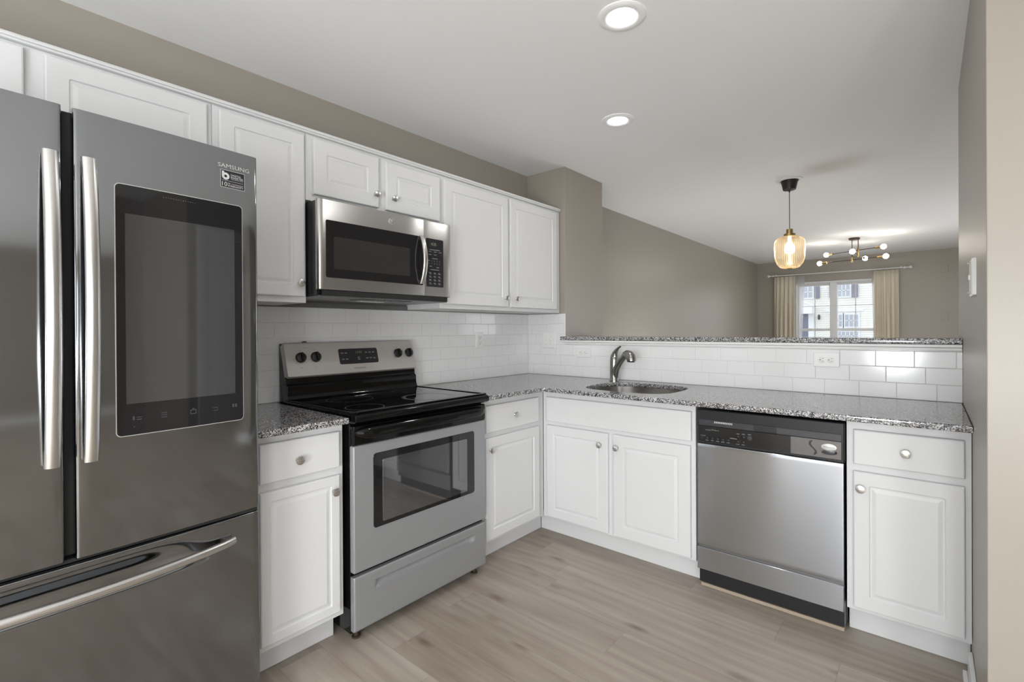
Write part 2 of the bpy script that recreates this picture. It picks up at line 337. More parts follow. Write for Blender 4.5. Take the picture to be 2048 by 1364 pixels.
# unseen patio door behind the camera, placed from the dishwasher reflection and for daylight
w2 = struct(M().box(.75, 3.35, YB-.08, YB-.02, 2.04, 2.099).box(.75, .83, YB-.08, YB-.02, .001, 2.04).box(3.27, 3.35, YB-.08, YB-.02, .001, 2.04).box(.83, 3.27, YB-.08, YB-.02, .001, .06).build('window_2', 'vinyl'))
box(2.0, 2.1, YB-.08, YB-.02, .06, 2.04).build('window_mullion', 'vinyl', w2)
box(.83, 2.0, YB-.052, YB-.048, .06, 2.04).build('window_glass', 'clear', w2); box(2.1, 3.27, YB-.052, YB-.048, .06, 2.04).build('window_glass', 'clear', w2)
w3 = struct(M().box(XH+.03, XH+.09, 2.601, 2.67, .901, 2.099).box(XH+.03, XH+.09, 5.33, 5.399, .901, 2.099).box(XH+.03, XH+.09, 2.67, 5.33, .901, .96).box(XH+.03, XH+.09, 2.67, 5.33, 2.04, 2.099).build('fill_window_3', 'vinyl'))  # unseen side window added to bring daylight into the living room
box(XH+.03, XH+.09, 3.96, 4.04, .96, 2.04).build('window_mullion', 'vinyl', w3)
w4 = struct(M().box(XE+.03, XE+.09, -4.899, -4.84, .801, 2.099).box(XE+.03, XE+.09, -2.96, -2.901, .801, 2.099).box(XE+.03, XE+.09, -4.84, -2.96, .801, .86).box(XE+.03, XE+.09, -4.84, -2.96, 2.04, 2.099).build('fill_window_4', 'vinyl'))  # unseen east window, added for more daylight in the kitchen
# tile backsplashes
tag(box(-.0075, 0, -2.33, -.0005, .915, 1.377).build('tile_backsplash', 'tile_b', smooth=0), 'white subway tile backsplash behind the range on the left wall', 'backsplash')
tag(M().box(0, .353, 0.0005, .0075, .915, 1.377).box(.3531, XR-.001, .0005, .0075, .915, 1.15).build('tile_backsplash', 'tile_a', smooth=0), 'white subway tile backsplash on the half wall behind the sink', 'backsplash')
struct(M().box(.353, XR-.001, -.012, .0078, 1.165, 1.1800).box(.353, XR-.001, -.005, .0078, 1.150, 1.1649).build('trim_bar', 'trim', bevel=.003))
# grey strip on the wall under the microwave
tag(box(.0005, .014, -2.30, -1.169, 1.3775, 1.405).build('metal_strip', 'under', bevel=.002), 'narrow grey metal strip on the wall under the microwave', 'strip')
# crown strip over the wall cabinets
struct(M().box(.02, .318, -3.27, -.001, 2.1345, 2.1575).box(.305, .324, -3.27, -.001, 2.142, 2.152).build('trim_cornice', 'white', bevel=.003))
# ---------------------------------------------------------------- cabinets
def door_mesh(x0, x1, z0, z1, a=.052, th=.019, panel=True):
    m = M(); r = []
    def R(i, y, rad): r.append(m.rr(x0+i, x1-i, z0+i, z1-i, rad, y))
    R(0, -.0008, .002); R(0, -th+.005, .002); R(.0015, -th+.0015, .002); R(.005, -th, .003)
    if panel:
        R(a, -th, .006); R(a+.003, -th+.0045, .005); R(a+.009, -th+.0045, .004); R(a+.022, -th+.0008, .003)
    m.loft(r); return m
def knob_mesh(x, z, y=-.019):
    return M().lathe([(.009, 0), (.0085, -.002), (.0055, -.006), (.006, -.012), (.0145, -.0155), (.0165, -.019), (.0155, -.0225), (.008, -.0245), (0.0005, -.025)], (x, y, z), 'y', 28)
def cabinet(name, label, loc, rz, w, z0, z1, depth, doors=(), drawers=(), fronts=(), toe=None, group=None, tx=(0, 0)):
    t = thing(name, label, 'cabinet', loc, rz, group)
    m = M()
    if fronts: m.box(.0006, w-.0006, 0, .019, z0, z1).box(.0006, .016, .0195, depth, z0, z1).box(w-.016, w-.0006, .0195, depth, z0, z1).box(.0165, w-.0165, .0195, depth, z0, z0+.016)
    else: m.box(0.0006, w-.0006, 0, depth, z0, z1)
    if toe: m.box(.0006+tx[0], w-.0006+tx[1], toe, toe+.02 if fronts else depth, .0008, z0-.0002)
    m.build('body', 'white', t, bevel=.0012)
    for (a, b, c, e, kx, kz, ins) in doors:
        o = door_mesh(a, b, c, e, ins).build('door', 'white', t, smooth=0); knob_mesh(kx, kz).build('knob', 'nickel', o)
    for (a, b, c, e, kx, kz) in drawers:
        o = door_mesh(a, b, c, e, panel=False).build('drawer', 'white', t, smooth=0); knob_mesh(kx, kz).build('knob', 'nickel', o)
    for (a, b, c, e) in fronts:
        door_mesh(a, b, c, e, panel=False).build('false_drawer_front', 'white', t, smooth=0)
    return t
RL = PI/2    # left-run things: local X runs along +Y of the room, local -Y faces +X
# wall cabinets; loc = (frame face x, right... y0, 0)
def wallcab(label, y0, y1, z0, doors):
    return cabinet('wall_cabinet', label, (.304, y0, 0), RL, y1-y0, z0, 2.134, .302, [(a-y0, b-y0, c, e, k-y0, kz, ins) for a, b, c, e, k, kz, ins in doors], group=None)
wallcab('white wall cabinet over the refrigerator, top left corner', -3.275, -2.307, 1.86, [(-3.25, -2.817, 1.885, 2.121, -2.85, 1.92, .05), (-2.772, -2.327, 1.885, 2.121, -2.74, 1.92, .056)])
wallcab('tall single-door white wall cabinet between refrigerator and microwave', -2.307, -1.9395, 1.382, [(-2.286, -1.951, 1.408, 2.118, -1.977, 1.466, .052)])
wallcab('short two-door white wall cabinet above the microwave', -1.9395, -1.170, 1.84, [(-1.909, -1.572, 1.869, 2.119, -1.594, 1.931, .062), (-1.530, -1.176, 1.867, 2.113, -1.490, 1.929, .062)])
wallcab('wide two-door white wall cabinet right of the microwave', -1.170, -.001, 1.382, [(-1.144, -.596, 1.407, 2.113, -.6265, 1.4635, .058), (-.576, -.054, 1.405, 2.117, -.5233, 1.464, .055)])
tag(M().lathe([(.004, 0), (.016, .004), (.02, .016), (.012, .026), (.002, .03)], (0, 0, 0), 'z', 7).build('paper_scrap', 'white', smooth=0), 'small white scrap on top of the tall wall cabinet', 'scrap', loc=(.20, -2.02, 2.158))
# base cabinets
FX = .605
cabinet('base_cabinet', 'narrow white base cabinet between refrigerator and range', (FX, -2.31, 0), RL, .367, .118, .888, .60,
        [(.042, .345, .142, .687, .319, .627, .036)], [(.042, .345, .717, .859, .1765, .781)], toe=.079)
cabinet('base_cabinet', 'white base cabinet right of the range, one drawer over one door', (FX, -1.163, 0), RL, .557, .118, .888, .60,
        [(.033, .496, .135, .680, .0665, .6165, .052)], [(.036, .493, .708, .854, .267, .781)], toe=.079, tx=(0, .0775))
cabinet('base_cabinet', 'white double-door base cabinet under the sink', (.606, -.605, 0), 0, .936, .118, .888, .60,
        [(.036, .456, .130, .684, .4097, .6165, .052), (.488, .914, .130, .684, .513, .615, .060)], [], [(.034, .918, .706, .853)], toe=.077, tx=(-.0785, 0))
cabinet('base_cabinet', 'white base cabinet at the right wall beside the dishwasher', (2.157, -.605, 0), 0, XR-2.158, .118, .888, .60,
        [(.024, .357, .135, .684, .049, .6185, .052)], [(.025, .357, .712, .851, .1906, .7798)], toe=.077)
# ---------------------------------------------------------------- countertops
def slab(name, outline, holes, z0, z1, label, bev=.0035):
    cu = bpy.data.curves.new(name, 'CURVE'); cu.dimensions = '2D'; cu.fill_mode = 'BOTH'
    cu.extrude = (z1-z0)/2-bev; cu.bevel_depth = bev; cu.bevel_resolution = 2; cu.offset = -bev
    for pl in [outline]+holes:
        sp = cu.splines.new('POLY'); sp.points.add(len(pl)-1); sp.use_cyclic_u = True
        for p, (x, y) in zip(sp.points, pl): p.co = (x, y, 0, 1)
    ob = bpy.data.objects.new('tmp', cu); SC.collection.objects.link(ob); bpy.context.view_layer.update()
    me = bpy.data.meshes.new_from_object(ob.evaluated_get(bpy.context.evaluated_depsgraph_get())); bpy.data.objects.remove(ob); bpy.data.curves.remove(cu)
    me.name = name; me.materials.clear(); me.materials.append(MT['granite']); me.shade_smooth(); me.set_sharp_from_angle(angle=math.radians(40))
    for v in me.vertices: v.co.z += (z0+z1)/2
    o = bpy.data.objects.new(name, me); SC.collection.objects.link(o); return tag(o, label, 'countertop')
def sup(cx, cy, a, b, e, n=64):
    o = []
    for i in range(n):
        t = 2*PI*i/n; c, s_ = math.cos(t), math.sin(t)
        o.append((cx+a*math.copysign(abs(c)**(2/e), c), cy+b*math.copysign(abs(s_)**(2/e), s_)))
    return o
SINK = (1.095, -.343, .270, .232, 3.4)
CZ0, CZ1 = .8895, .914
arc = [(.66+.04-.04*math.cos(t), -.68-.04+.04*math.sin(t)) for t in [PI/2*k/5 for k in range(6)]]
slab('granite_countertop', [(.002, -1.166), (.66, -1.166)]+[(.66+.035-.035*math.cos(PI/2*k/5), -.68-.035+.035*math.sin(PI/2*k/5)) for k in range(6)]+[(XR-.002, -.68), (XR-.002, -.0015), (.002, -.0015)],
     [sup(*SINK)], CZ0, CZ1, 'L-shaped speckled grey granite countertop around the sink')
slab('granite_countertop', [(.002, -2.31), (.66, -2.31), (.66, -1.946), (.002, -1.946)], [], CZ0, CZ1, 'short speckled granite countertop between refrigerator and range')
slab('granite_bar_top', [(.318, -.014), (XR-.002, -.014), (XR-.002, .33), (.3535, .33), (.3535, -.0002), (.318, -.0002)], [], 1.1808, 1.2076, 'raised speckled granite bar top on the half wall')
# ---------------------------------------------------------------- sink and faucet
t = thing('sink', 'undermount stainless steel sink set in the granite countertop', 'sink', (SINK[0], SINK[1], .70))
rings = []
for k, (g, z) in enumerate([(1.045, .189), (1.01, .1885), (1.008, .17), (.99, .06), (.95, .025), (.85, .008), (.4, .003), (.16, .0)]):
    rings.append([(x*1.0, y*1.0, z) for x, y in sup(0, 0, SINK[2]*g, SINK[3]*g, SINK[4])])
M().loft(rings, False, True).build('bowl', 'sink', t, smooth=60)
M().lathe([(.043, .001), (.04, .004), (.02, .002), (.002, .002)], (0, 0, 0)).build('drain', 'nickel', t)
t = thing('faucet', 'brushed nickel pull-out faucet with lever handle behind the sink', 'faucet', (.822, -.112, .9142))
M().lathe([(.031, 0), (.031, .008), (.0285, .014), (.028, .06), (.0275, .11), (.027, .140), (.0255, .158), (.019, .168), (.001, .171)], (0, 0, 0), 'z', 32).build('body', 'faucet', t, smooth=60)
dx, dy = .90, -.436
def sp(s, z): return (dx*s, dy*s, z)
M().tube([sp(.004, .010), sp(.010, .045), sp(.024, .085), sp(.048, .116), sp(.078, .144), sp(.106, .165), sp(.122, .175)], [.0215, .0225, .0225, .0215, .0200, .0195, .0200], 20).build('spout', 'faucet', t, smooth=60)
M().tube([sp(.108, .168), sp(.124, .179), sp(.142, .184), sp(.161, .180), sp(.176, .169), sp(.184, .155), sp(.187, .141)], [.0195, .0235, .0275, .0300, .0305, .0295, .0275], 24).build('spray_head', 'faucet', t, smooth=60)
M().lathe([(.0235, -.001), (.019, -.003), (.001, -.003)], sp(.1875, .1395), 'z', 24).build('spray_face', 'dkgrey', t)
M().tube([(0, 0, .140), sp(.002, .165), sp(.010, .186), sp(.024, .203), sp(.044, .219), sp(.064, .230), sp(.072, .232)], [.0262, .0245, .0190, .0125, .0082, .0062, .0055], 16, .85).build('lever', 'faucet', t, smooth=60)
# ---------------------------------------------------------------- refrigerator
FR = thing('refrigerator', 'dark stainless french-door refrigerator with a screen in its right door', 'refrigerator', (.757, -2.322, 0), math.radians(92.0))
def bul(x): return -.016*(1-((x+.455)/.455)**2) if x > -.455 else -.016
box(-.905, -.004, .035, .72, .03, 1.79).build('body', 'fridge_side', FR, bevel=.004)
for x in (-.86, -.06):
    for y in (.06, .62): M().lathe([(.02, .001), (.02, .03)], (x, y, 0), 'z', 14).build('foot', 'blackp', FR)
def lin(a, b, n): return [a+(b-a)*i/(n-1) for i in range(n)]
def edgex(x0, x1, n, e=.008):
    return [x0, x0+e*.08, x0+e*.3, x0+e*.62]+lin(x0+e, x1-e, n)+[x1-e*.62, x1-e*.3, x1-e*.08, x1]
def eased(x, z, x0, x1, z0, z1, e=.008, ez=.003):
    def q(dv, r):
        if dv >= r: return 0
        return r-math.sqrt(max(0, r*r-(r-dv)**2))
    return q(min(x-x0, x1-x), e)+q(min(z-z0, z1-z), ez)
def fdoor(x0, x1, z0, z1):
    xs = edgex(x0, x1, 24); zs = [z0, z0+.001, z0+.003, z1-.003, z1-.001, z1]
    return M().grid(xs, zs, lambda x, z: bul(x)+eased(x, z, x0, x1, z0, z1), .033)
dL = fdoor(-.905, -.4695, .692, 1.817).build('door', 'fridge', FR, smooth=50)
dR = fdoor(-.4495, -.0015, .692, 1.817).build('door', 'fridge', FR, smooth=50)
def ss(a, b, x): x = max(0, min(1, (x-a)/(b-a))); return x*x*(3-2*x)
def scoop(x, z):
    w = ss(-.13, -.33, x)*ss(-.78, -.58, x)
    if z > .606: p = 1-ss(.612, .672, z)
    else: p = ss(.574, .592, z)
    edge = ss(-.135, -.155, x)*ss(-.775, -.755, x)
    return .030*w*p + .006*edge*(1 if .598 < z < .634 else 0)*0
zs = [.062, .063, .065]+lin(.09, .56, 6)+lin(.57, .675, 36)+[.677, .679, .680]
xs = edgex(-.905, -.0015, 60)
M().grid(xs, zs, lambda x, z: bul(x)+scoop(x, z)+eased(x, z, -.905, -.0015, .062, .680), .033).build('freezer_drawer', 'fridge', FR, smooth=50)
box(-.47, -.449, .012, .034, .70, 1.81).build('door_gasket', 'gap', FR)
M().box(-.90, -.006, .004, .034, .6815, .691).build('drawer_gasket', 'gap', FR)
for x in (-.47, -.035): box(x-.03, x+.03, .036, .12, 1.7905, 1.8165).build('hinge_cover', 'fridge_side', FR, bevel=.003)
def vhandle(cx, z0, z1):
    m = M(); rings = []; n = 24
    for i in range(n+1):
        t = i/n; z = z0+(z1-z0)*t; yb = bul(cx)-.016-.034*math.sin(PI*t)**.8
        ring = [(cx+.0155*math.cos(a), yb-.0115*math.sin(a), z) for a in lin(0, PI, 13)]+[(cx-.0125, yb+.006, z), (cx+.0125, yb+.006, z)]
        rings.append(ring)
    m.loft(rings)
    for z, s_ in ((z0, 1), (z1, -1)): m.box(cx-.011, cx+.011, bul(cx)-.022, bul(cx)+.002, min(z+.004*s_, z+.034*s_), max(z+.004*s_, z+.034*s_))
    return m
vhandle(-.4935, .934, 1.694).build('door_handle', 'bar', dL, smooth=40)
vhandle(-.4225, .934, 1.694).build('door_handle', 'bar', dR, smooth=40)
m = M(); rings = []
for i in range(41):
    t = i/40; x = -.825+t*(.825-.084); st = math.sin(PI*t)**.7
    yb = bul(x)-.014-.026*st; zc = .6165-.008*st
    rings.append([(x, yb-.0125*math.sin(a), zc+.0125*math.cos(a)) for a in lin(0, PI, 11)]+[(x, yb+.005, zc-.010), (x, yb+.005, zc+.010)])
m.loft(rings); m.box(-.112, -.088, bul(-.1)-.018, bul(-.1)+.002, .606, .626); m.box(-.821, -.797, bul(-.81)-.018, bul(-.81)+.002, .606, .626)
m.build('drawer_handle', 'bar', FR, smooth=40)
def curved_plate(m, x0, x1, z0, z1, r, off, th, n=20):
    xs = [x0+r*(1-math.cos(PI/2*k/5)) for k in range(6)]+lin(x0+r, x1-r, n)[1:-1]+[x1-r*(1-math.cos(PI/2*k/5)) for k in range(5, -1, -1)]
    def zz(x):
        dv = min(x-x0, x1-x); return 0 if dv >= r else r-math.sqrt(max(0, r*r-(r-dv)**2))
    top = [(x, bul(x)-off, z1-zz(x)) for x in xs]; bot = [(x, bul(x)-off, z0+zz(x)) for x in xs]
    nn = len(xs); m.add(bot+top, [(i, i+1, nn+i+1, nn+i) for i in range(nn-1)])
    ring = bot+top[::-1]; back = [(p[0], p[1]+th, p[2]) for p in ring]; m.loft([ring, back], False, False); return m
sc = curved_plate(M(), -.3695, -.0495, .981, 1.6505, .012, .0012, .004).build('screen_bezel', 'silver', dR, smooth=30)
curved_plate(M(), -.3675, -.0515, .983, 1.6485, .0105, .0022, .004).build('screen_glass', 'glassb', sc, smooth=30)
curved_plate(M(), -.3475, -.0745, 1.0665, 1.5725, .001, .0026, .002).build('screen_display', 'screen', sc, smooth=30)
yf = lambda x: bul(x)-.0024
m = M()
def bars(x0, x1, z0, z1): m.add([(x0, yf(x0)-.0003, z0), (x1, yf(x1)-.0003, z0), (x1, yf(x1)-.0003, z1), (x0, yf(x0)-.0003, z1)], [(0, 1, 2, 3)])
def icon():
    global m
    m.build('screen_icon', 'faint', sc, smooth=0); m = M()
for k in range(3): bars(-.270, -.256, 1.020+.006*k, 1.0222+.006*k)
icon()
for a, b in (((-.198, 1.020), (-.198, 1.030)), ((-.184, 1.020), (-.184, 1.030))): bars(a[0]-.001, a[0]+.001, a[1], b[1])
bars(-.198, -.184, 1.019, 1.021); bars(-.200, -.182, 1.030, 1.032); bars(-.194, -.188, 1.033, 1.036); icon()
bars(-.137, -.126, 1.020, 1.022); bars(-.127, -.125, 1.020, 1.030); bars(-.140, -.126, 1.029, 1.031); icon()
bars(-.084, -.078, 1.024, 1.034); bars(-.076, -.070, 1.024, 1.034); icon()
bars(-.334, -.330, 1.022, 1.033); bars(-.326, -.314, 1.028, 1.030); bars(-.326, -.314, 1.022, 1.024); bars(-.333, -.330, 1.003, 1.006)
icon()
m = M()
for k in range(14):
    x = -.262+.006*k; m.add([(x, yf(x)-.0003, 1.632), (x+.003, yf(x)-.0003, 1.632), (x+.003, yf(x)-.0003, 1.634), (x, yf(x)-.0003, 1.634)], [(0, 1, 2, 3)])
m.build('microphone_holes', 'slot', sc, smooth=0)
M().text('SAMSUNG', -.1195, -.0275, 1.7595, 1.7715, 0, .0006, bul).build('lettering', 'silver', dR, smooth=0)
stk = curved_plate(M(), -.1125, -.0413, 1.6993, 1.7530, .001, .0004, .0006, 8).build('sticker', 'silver', dR, smooth=0)
curved_plate(M(), -.1112, -.0426, 1.7006, 1.7517, .001, .0006, .0004, 8).build('sticker_face', 'blackp', stk, smooth=0)
yb = lambda x: bul(x)-.0009
m = M()
m.text('DIGITAL', -.0825, -.052, 1.7375, 1.7435, 0, 0, yb); m.text('INVERTER', -.0825, -.046, 1.7300, 1.7360, 0, 0, yb); m.text('TECHNOLOGY', -.0825, -.046, 1.7265, 1.7288, 0, 0, yb)
m.text('10', -.108, -.0935, 1.7035, 1.7165, 0, 0, yb); m.text('WARRANTY', -.0925, -.046, 1.7035, 1.7095, 0, 0, yb); m.text('YEAR', -.0925, -.084, 1.7115, 1.7155, 0, 0, yb); m.text('COMPRESSOR', -.081, -.046, 1.7115, 1.7145, 0, 0, yb)
def q(x0, x1, z0, z1): m.add([(x0, yb(x0), z0), (x1, yb(x1), z0), (x1, yb(x1), z1), (x0, yb(x0), z1)], [(0, 1, 2, 3)])
q(-.108, -.046, 1.7205, 1.7213)
q(-.1083, -.1018, 1.734, 1.7485)
for k in range(24):        # the round of the b mark
    a0, a1 = 2*PI*k/24, 2*PI*(k+1)/24
    P = lambda r, a: (-.0975+r*math.cos(a), 0, 1.7340+r*math.sin(a))
    pts = [P(.0042, a0), P(.0108, a0), P(.0108, a1), P(.0042, a1)]
    m.add([(p[0], yb(p[0]), p[2]) for p in pts], [(0, 1, 2, 3)])
m.build('sticker_print', 'ink', stk, smooth=0)
# ---------------------------------------------------------------- range
RG = thing('range', 'freestanding electric range with black glass cooktop and steel oven door', 'range', (.66, -1.55, 0), RL)
# local: x = room y + 1.55, local y = .66 - room x (negative = towards viewer)
HW = .379
M().box(-HW, HW, .028, .655, .035, .884).build('body', 'black', RG, bevel=.003)
for x in (-.34, .34):
    for y in (.05, .6): M().lathe([(.018, .001), (.018, .008), (.010, .009), (.010, .036)], (x, y, 0), 'z', 12).build('levelling_foot', 'brownfoot', RG)
# cooktop rim with rounded front lip
prof = [(.60, .885), (.60, .925), (.03, .927), (-.008, .926), (-.022, .920), (-.028, .908), (-.025, .895), (-.012, .887), (.02, .885)]
cr = M().loft([[(x, y, z) for y, z in prof] for x in (-HW-.003, HW+.003)])
ct = cr.build('cooktop', 'black', RG, bevel=.004, smooth=50)
for x0, x1 in ((-HW-.004, -HW+.014), (HW-.014, HW+.004)): box(x0, x1, -.004, .585, .9252, .933).build('cooktop_edge', 'black', ct, bevel=.003)
box(-HW+.0142, HW-.0142, -.006, .010, .9262, .9325).build('cooktop_edge', 'black', ct, bevel=.003)
box(-HW+.0145, HW-.0145, .0105, .57, .9262, .9292).build('glass_top', 'cook', ct)
def annulus(m, cx, cy, r0, r1, z, n=64):
    vs = [(cx+r*math.cos(2*PI*i/n), cy+r*math.sin(2*PI*i/n), z) for r in (r0, r1) for i in range(n)]
    m.add(vs, [(i, (i+1) % n, n+(i+1) % n, n+i) for i in range(n)])
for (rx, ry, r) in ((.51, -1.425, .128), (.553, -1.807, .083), (.28, -1.715, .108), (.235, -1.345, .082)):
    m = M(); annulus(m, ry+1.55, .66-rx, r-.0035, r, .9295); 
    if r > .12: annulus(m, ry+1.55, .66-rx, r-.018, r-.006, .9295)
    m.build('burner_ring', 'ring', ct, smooth=0)
# backguard
bp = [(.645, .886), (.548, .9262), (.556, .936), (.565, .960), (.566, .995), (.578, 1.004), (.580, 1.03), (.630, 1.195), (.652, 1.197)]
bg = M().loft([[(x, y, z) for y, z in bp] for x in (-HW, HW)]).build('backguard', 'black', RG, bevel=.003, smooth=50)
# slanted steel control panel
zb, zt, ybm, ytm = 1.034, 1.200, .568, .618
ang = math.atan2(ytm-ybm, zt-zb); Lp = math.hypot(ytm-ybm, zt-zb)
TP = Matrix.Translation((0, ybm, zb)) @ Matrix.Rotation(-ang, 4, 'X')
m = M(); m.T = TP; m.plate(-HW-.001, HW+.001, 0, Lp, -.006, .022, .014, .005)
cp = m.build('control_panel', 'satin', bg, smooth=45)
def PM(): q_ = M(); q_.T = TP; return q_
def py(y): return y+1.55
def pz(z): return (z-zb)/math.cos(ang)
dsp = PM().plate(-.101, .131, .050, .133, -.0078, -.003, .010, .001).build('display_panel', 'blackp', cp)
m = PM()
for r0, zz in ((-.082, .108), (-.060, .108), (-.080, .075), (-.058, .075), (.060, .108), (.082, .108), (.104, .108), (.062, .076), (.084, .076), (.106, .074), (.012, .082), (.012, .072)):
    m = PM(); m.box(r0-.007, r0+.007, -.0083, -.0078, zz, zz+.0035); m.box(r0-.005, r0+.005, -.0083, -.0078, zz-.0012, zz+.0001); m.build('button_print', 'ink_g', dsp, smooth=0)
PM().box(-.012, .040, -.0083, -.0078, .103, .122).build('clock_window', 'dkgrey', dsp, smooth=0)
PM().text('12:00', -.004, .034, .106, .118, -.0084).build('clock_digits', 'lcd', dsp, smooth=0)
PM().text('FRIGIDAIRE', -.024, .044, .022, .029, -.0062).build('lettering', 'ink_d', cp, smooth=0)
PM().text('SURFACE', -.282, -.254, .143, .146, -.0062).build('lettering', 'ink_d', cp, smooth=0)
for kx in (-.302, -.226, .266, .342):
    for s3, a3, b3, c3, d3 in (('OFF', -.006, .006, .130, .134), ('LO', .018, .024, .070, .074), ('HI', -.026, -.021, .070, .074)):
        PM().text(s3, kx+a3, kx+b3, c3, d3, -.0062).build('knob_label', 'ink_d', cp, smooth=0)
    PM().box(kx-.004, kx-.001, -.0066, -.006, .044, .047).build('burner_symbol', 'ink_d', cp, smooth=0)
for kx in (-.302, -.226, .266, .342):
    k = PM().lathe([(.026, -.006), (.026, -.012), (.023, -.020), (.019, -.022), (.001, -.022)], (kx, 0, .096), 'y', 32).build('knob', 'blackp', cp)
    PM().box(kx-.005, kx+.005, -.032, -.021, .074, .118).build('knob_grip', 'black', k, bevel=.0025)
    PM().box(kx+.006, kx+.0075, -.0232, -.0222, .108, .116).build('knob_pointer', 'ink', k, smooth=0)
M().lathe([(.012, 0), (.012, .006), (.004, .010)], (-.262, .634, 1.1975), 'z', 12).build('vent_screw', 'slot', bg)
# oven door
od = M().plate(-HW+.001, HW-.001, .284, .795, .0, .026, .006, .004).build('oven_door', 'range', RG, smooth=45)
tb = M().plate(-HW+.001, HW-.001, .7965, .877, .0, .026, .006, .004).build('handle_band', 'black', od, smooth=45)
rings = []
for i in range(41):
    t = i/40; x = -.372+.744*t; e = min(1, min(t, 1-t)/.10); b_ = math.sin(PI/2*e)**.6 if e > 0 else 0
    h = .030*b_; zc = .846; hw = .006+.020*b_
    rings.append([(x, -.0005-h*math.sin(a)**.7 if math.sin(a) > 0 else -.0005, zc+hw*math.cos(a)-.006*b_*math.sin(a)) for a in lin(0, PI, 13)])
M().loft(rings).build('handle', 'black', tb, smooth=60)
og = M().plate(-.288, .296, .4415, .751, -.0015, .002, .014, .001).build('window_surround', 'glassb', od)
M().plate(-.2435, .2455, .459, .719, -.0022, -.0005, .006, .0005).build('window_glass', 'ovenglass', og)
sd = M()
def dip(x, z):
    u = (x-.008)/.288; zc = .2115; w = .017
    e = max(0, 1-max(0, (abs(x-.008)-.262))/.022) if abs(x-.008) < .284 else 0
    q_ = max(0, 1-((z-zc)/w)**2)
    return (.016*math.sqrt(q_)*min(1, math.sqrt(e)) if q_ > 0 and e > 0 else 0)
xs = edgex(-HW+.001, HW-.001, 90, .006); zz = [.050, .0505, .052, .055]+lin(.06, .185, 4)+lin(.19, .232, 26)+lin(.24, .262, 3)+[.265, .267, .268]
sd.grid(xs, zz, lambda x, z: dip(x, z)+eased(x, z, -HW+.001, HW-.001, .050, .268, .006, .005), .026)
sd.build('storage_drawer', 'range', RG, smooth=50)
# ---------------------------------------------------------------- microwave
MW = thing('microwave', 'stainless over-the-range microwave with black window and keypad', 'microwave', (.385, -1.9375, 1.41), RL)
# local x = room y + 1.9375, y = .385 - room x, z = room z - 1.41
w = .760
M().box(.004, w-.004, .0, .383, .004, .418).build('body', 'blackp', MW, bevel=.002)
def mwface(x0, x1, z0, z1, lr, rr_):
    xs = sorted(set([x0+lr*(1-math.cos(PI/2*k/7)) for k in range(8)]+lin(x0+lr, x1-rr_, 6)+[x1-rr_*(1-math.cos(PI/2*k/4)) for k in range(5)]))
    def f(x, z):
        y = -.022
        if x-x0 < lr: y += lr*.8*(1-math.sqrt(max(0, 1-((lr-(x-x0))/lr)**2)))
        if x1-x < rr_: y += rr_*(1-math.sqrt(max(0, 1-((rr_-(x1-x))/rr_)**2)))
        return y+eased(.5, z, 0, 1, z0, z1, .001, .003)
    return M().grid(xs, [z0, z0+.001, z0+.003, z1-.003, z1-.001, z1], f, -.0005)
md = mwface(.001, .5765, .028, .4235, .022, .001).build('door', 'steel', MW, smooth=50)
mp_ = mwface(.578, w, .028, .4235, .001, .006).build('control_panel', 'steel', MW, smooth=50)
gl = M().plate(.036, .572, .082, .334, -.0232, -.018, .008, .0008).build('window_glass', 'glassb', md)
M().plate(.073, .485, .122, .264, -.0236, -.022, .004, .0003).build('window_mesh', pmat('oven_screen_mesh', (.028, .028, .028), .2), gl)
rings = []
for i in range(25):
    t = i/24; z = .088+t*.249; st = math.sin(PI*t)**.8; yb_ = -.028-.030*st
    cx = .558
    rings.append([(cx+.014*math.cos(a), yb_-.008*math.sin(a), z) for a in lin(0, PI, 9)]+[(cx-.0125, yb_+.006, z), (cx+.0125, yb_+.006, z)])
m = M().loft(rings); m.box(.547, .569, -.034, -.0236, .090, .108); m.box(.547, .569, -.034, -.0236, .317, .335)
m.build('handle', 'bar', md, smooth=40)
lg = M().lathe([(.014, -.0215), (.014, -.0245), (.012, -.0255), (.001, -.0255)], (.374, 0, .381), 'y', 32).build('emblem', 'silver', md)
m = M(); annulus_y = [(.374+r*math.cos(2*PI*i/32), -.0258, .381+r*math.sin(2*PI*i/32)) for r in (.0088, .0115) for i in range(32)]
m.add(annulus_y, [(i, (i+1) % 32, 32+(i+1) % 32, 32+i) for i in range(32)]); m.text('GE', .3675, .3805, .3755, .3865, -.0255)
m.build('emblem_print', 'ink_d', lg, smooth=0)
kp = M().plate(.589, .708, .078, .332, -.0232, -.018, .006, .0008).build('keypad', 'blackp', mp_)
box(.606, .668, -.0236, -.0232, .290, .316).build('clock_window', 'gap', kp, smooth=0)
M().text('4:55', .622, .656, .296, .311, -.0237).build('clock_digits', 'lcd', kp, smooth=0)
m = M()
m.box(.612, .682, -.0235, -.0231, .2725, .2755)
for r0, z in ((.606, .262), (.642, .262), (.676, .262), (.606, .246), (.642, .246)): m.box(r0, r0+.018, -.0235, -.0231, z, z+.003); 
m.box(.630, .668, -.0235, -.0231, .2265, .2295)
for i, ch in enumerate('12345'): m.text(ch, .606+.018*i, .611+.018*i, .211, .218, -.0232)
for i, ch in enumerate('67890'): m.text(ch, .606+.018*i, .611+.018*i, .197, .204, -.0232)
for r0, z in ((.612, .184), (.660, .180)): m.box(r0, r0+.016, -.0235, -.0231, z, z+.004)
m.box(.618, .676, -.0235, -.0231, .167, .170)
for j in range(4):
    for i in range(3):
        x = .608+.031*i; z = .150-.018*j; m.box(x, x+.014, -.0235, -.0231, z, z+.003); m.box(x+.002, x+.018, -.0235, -.0231, z-.005, z-.003)
m.build('keypad_print', 'ink_g', kp, smooth=0)
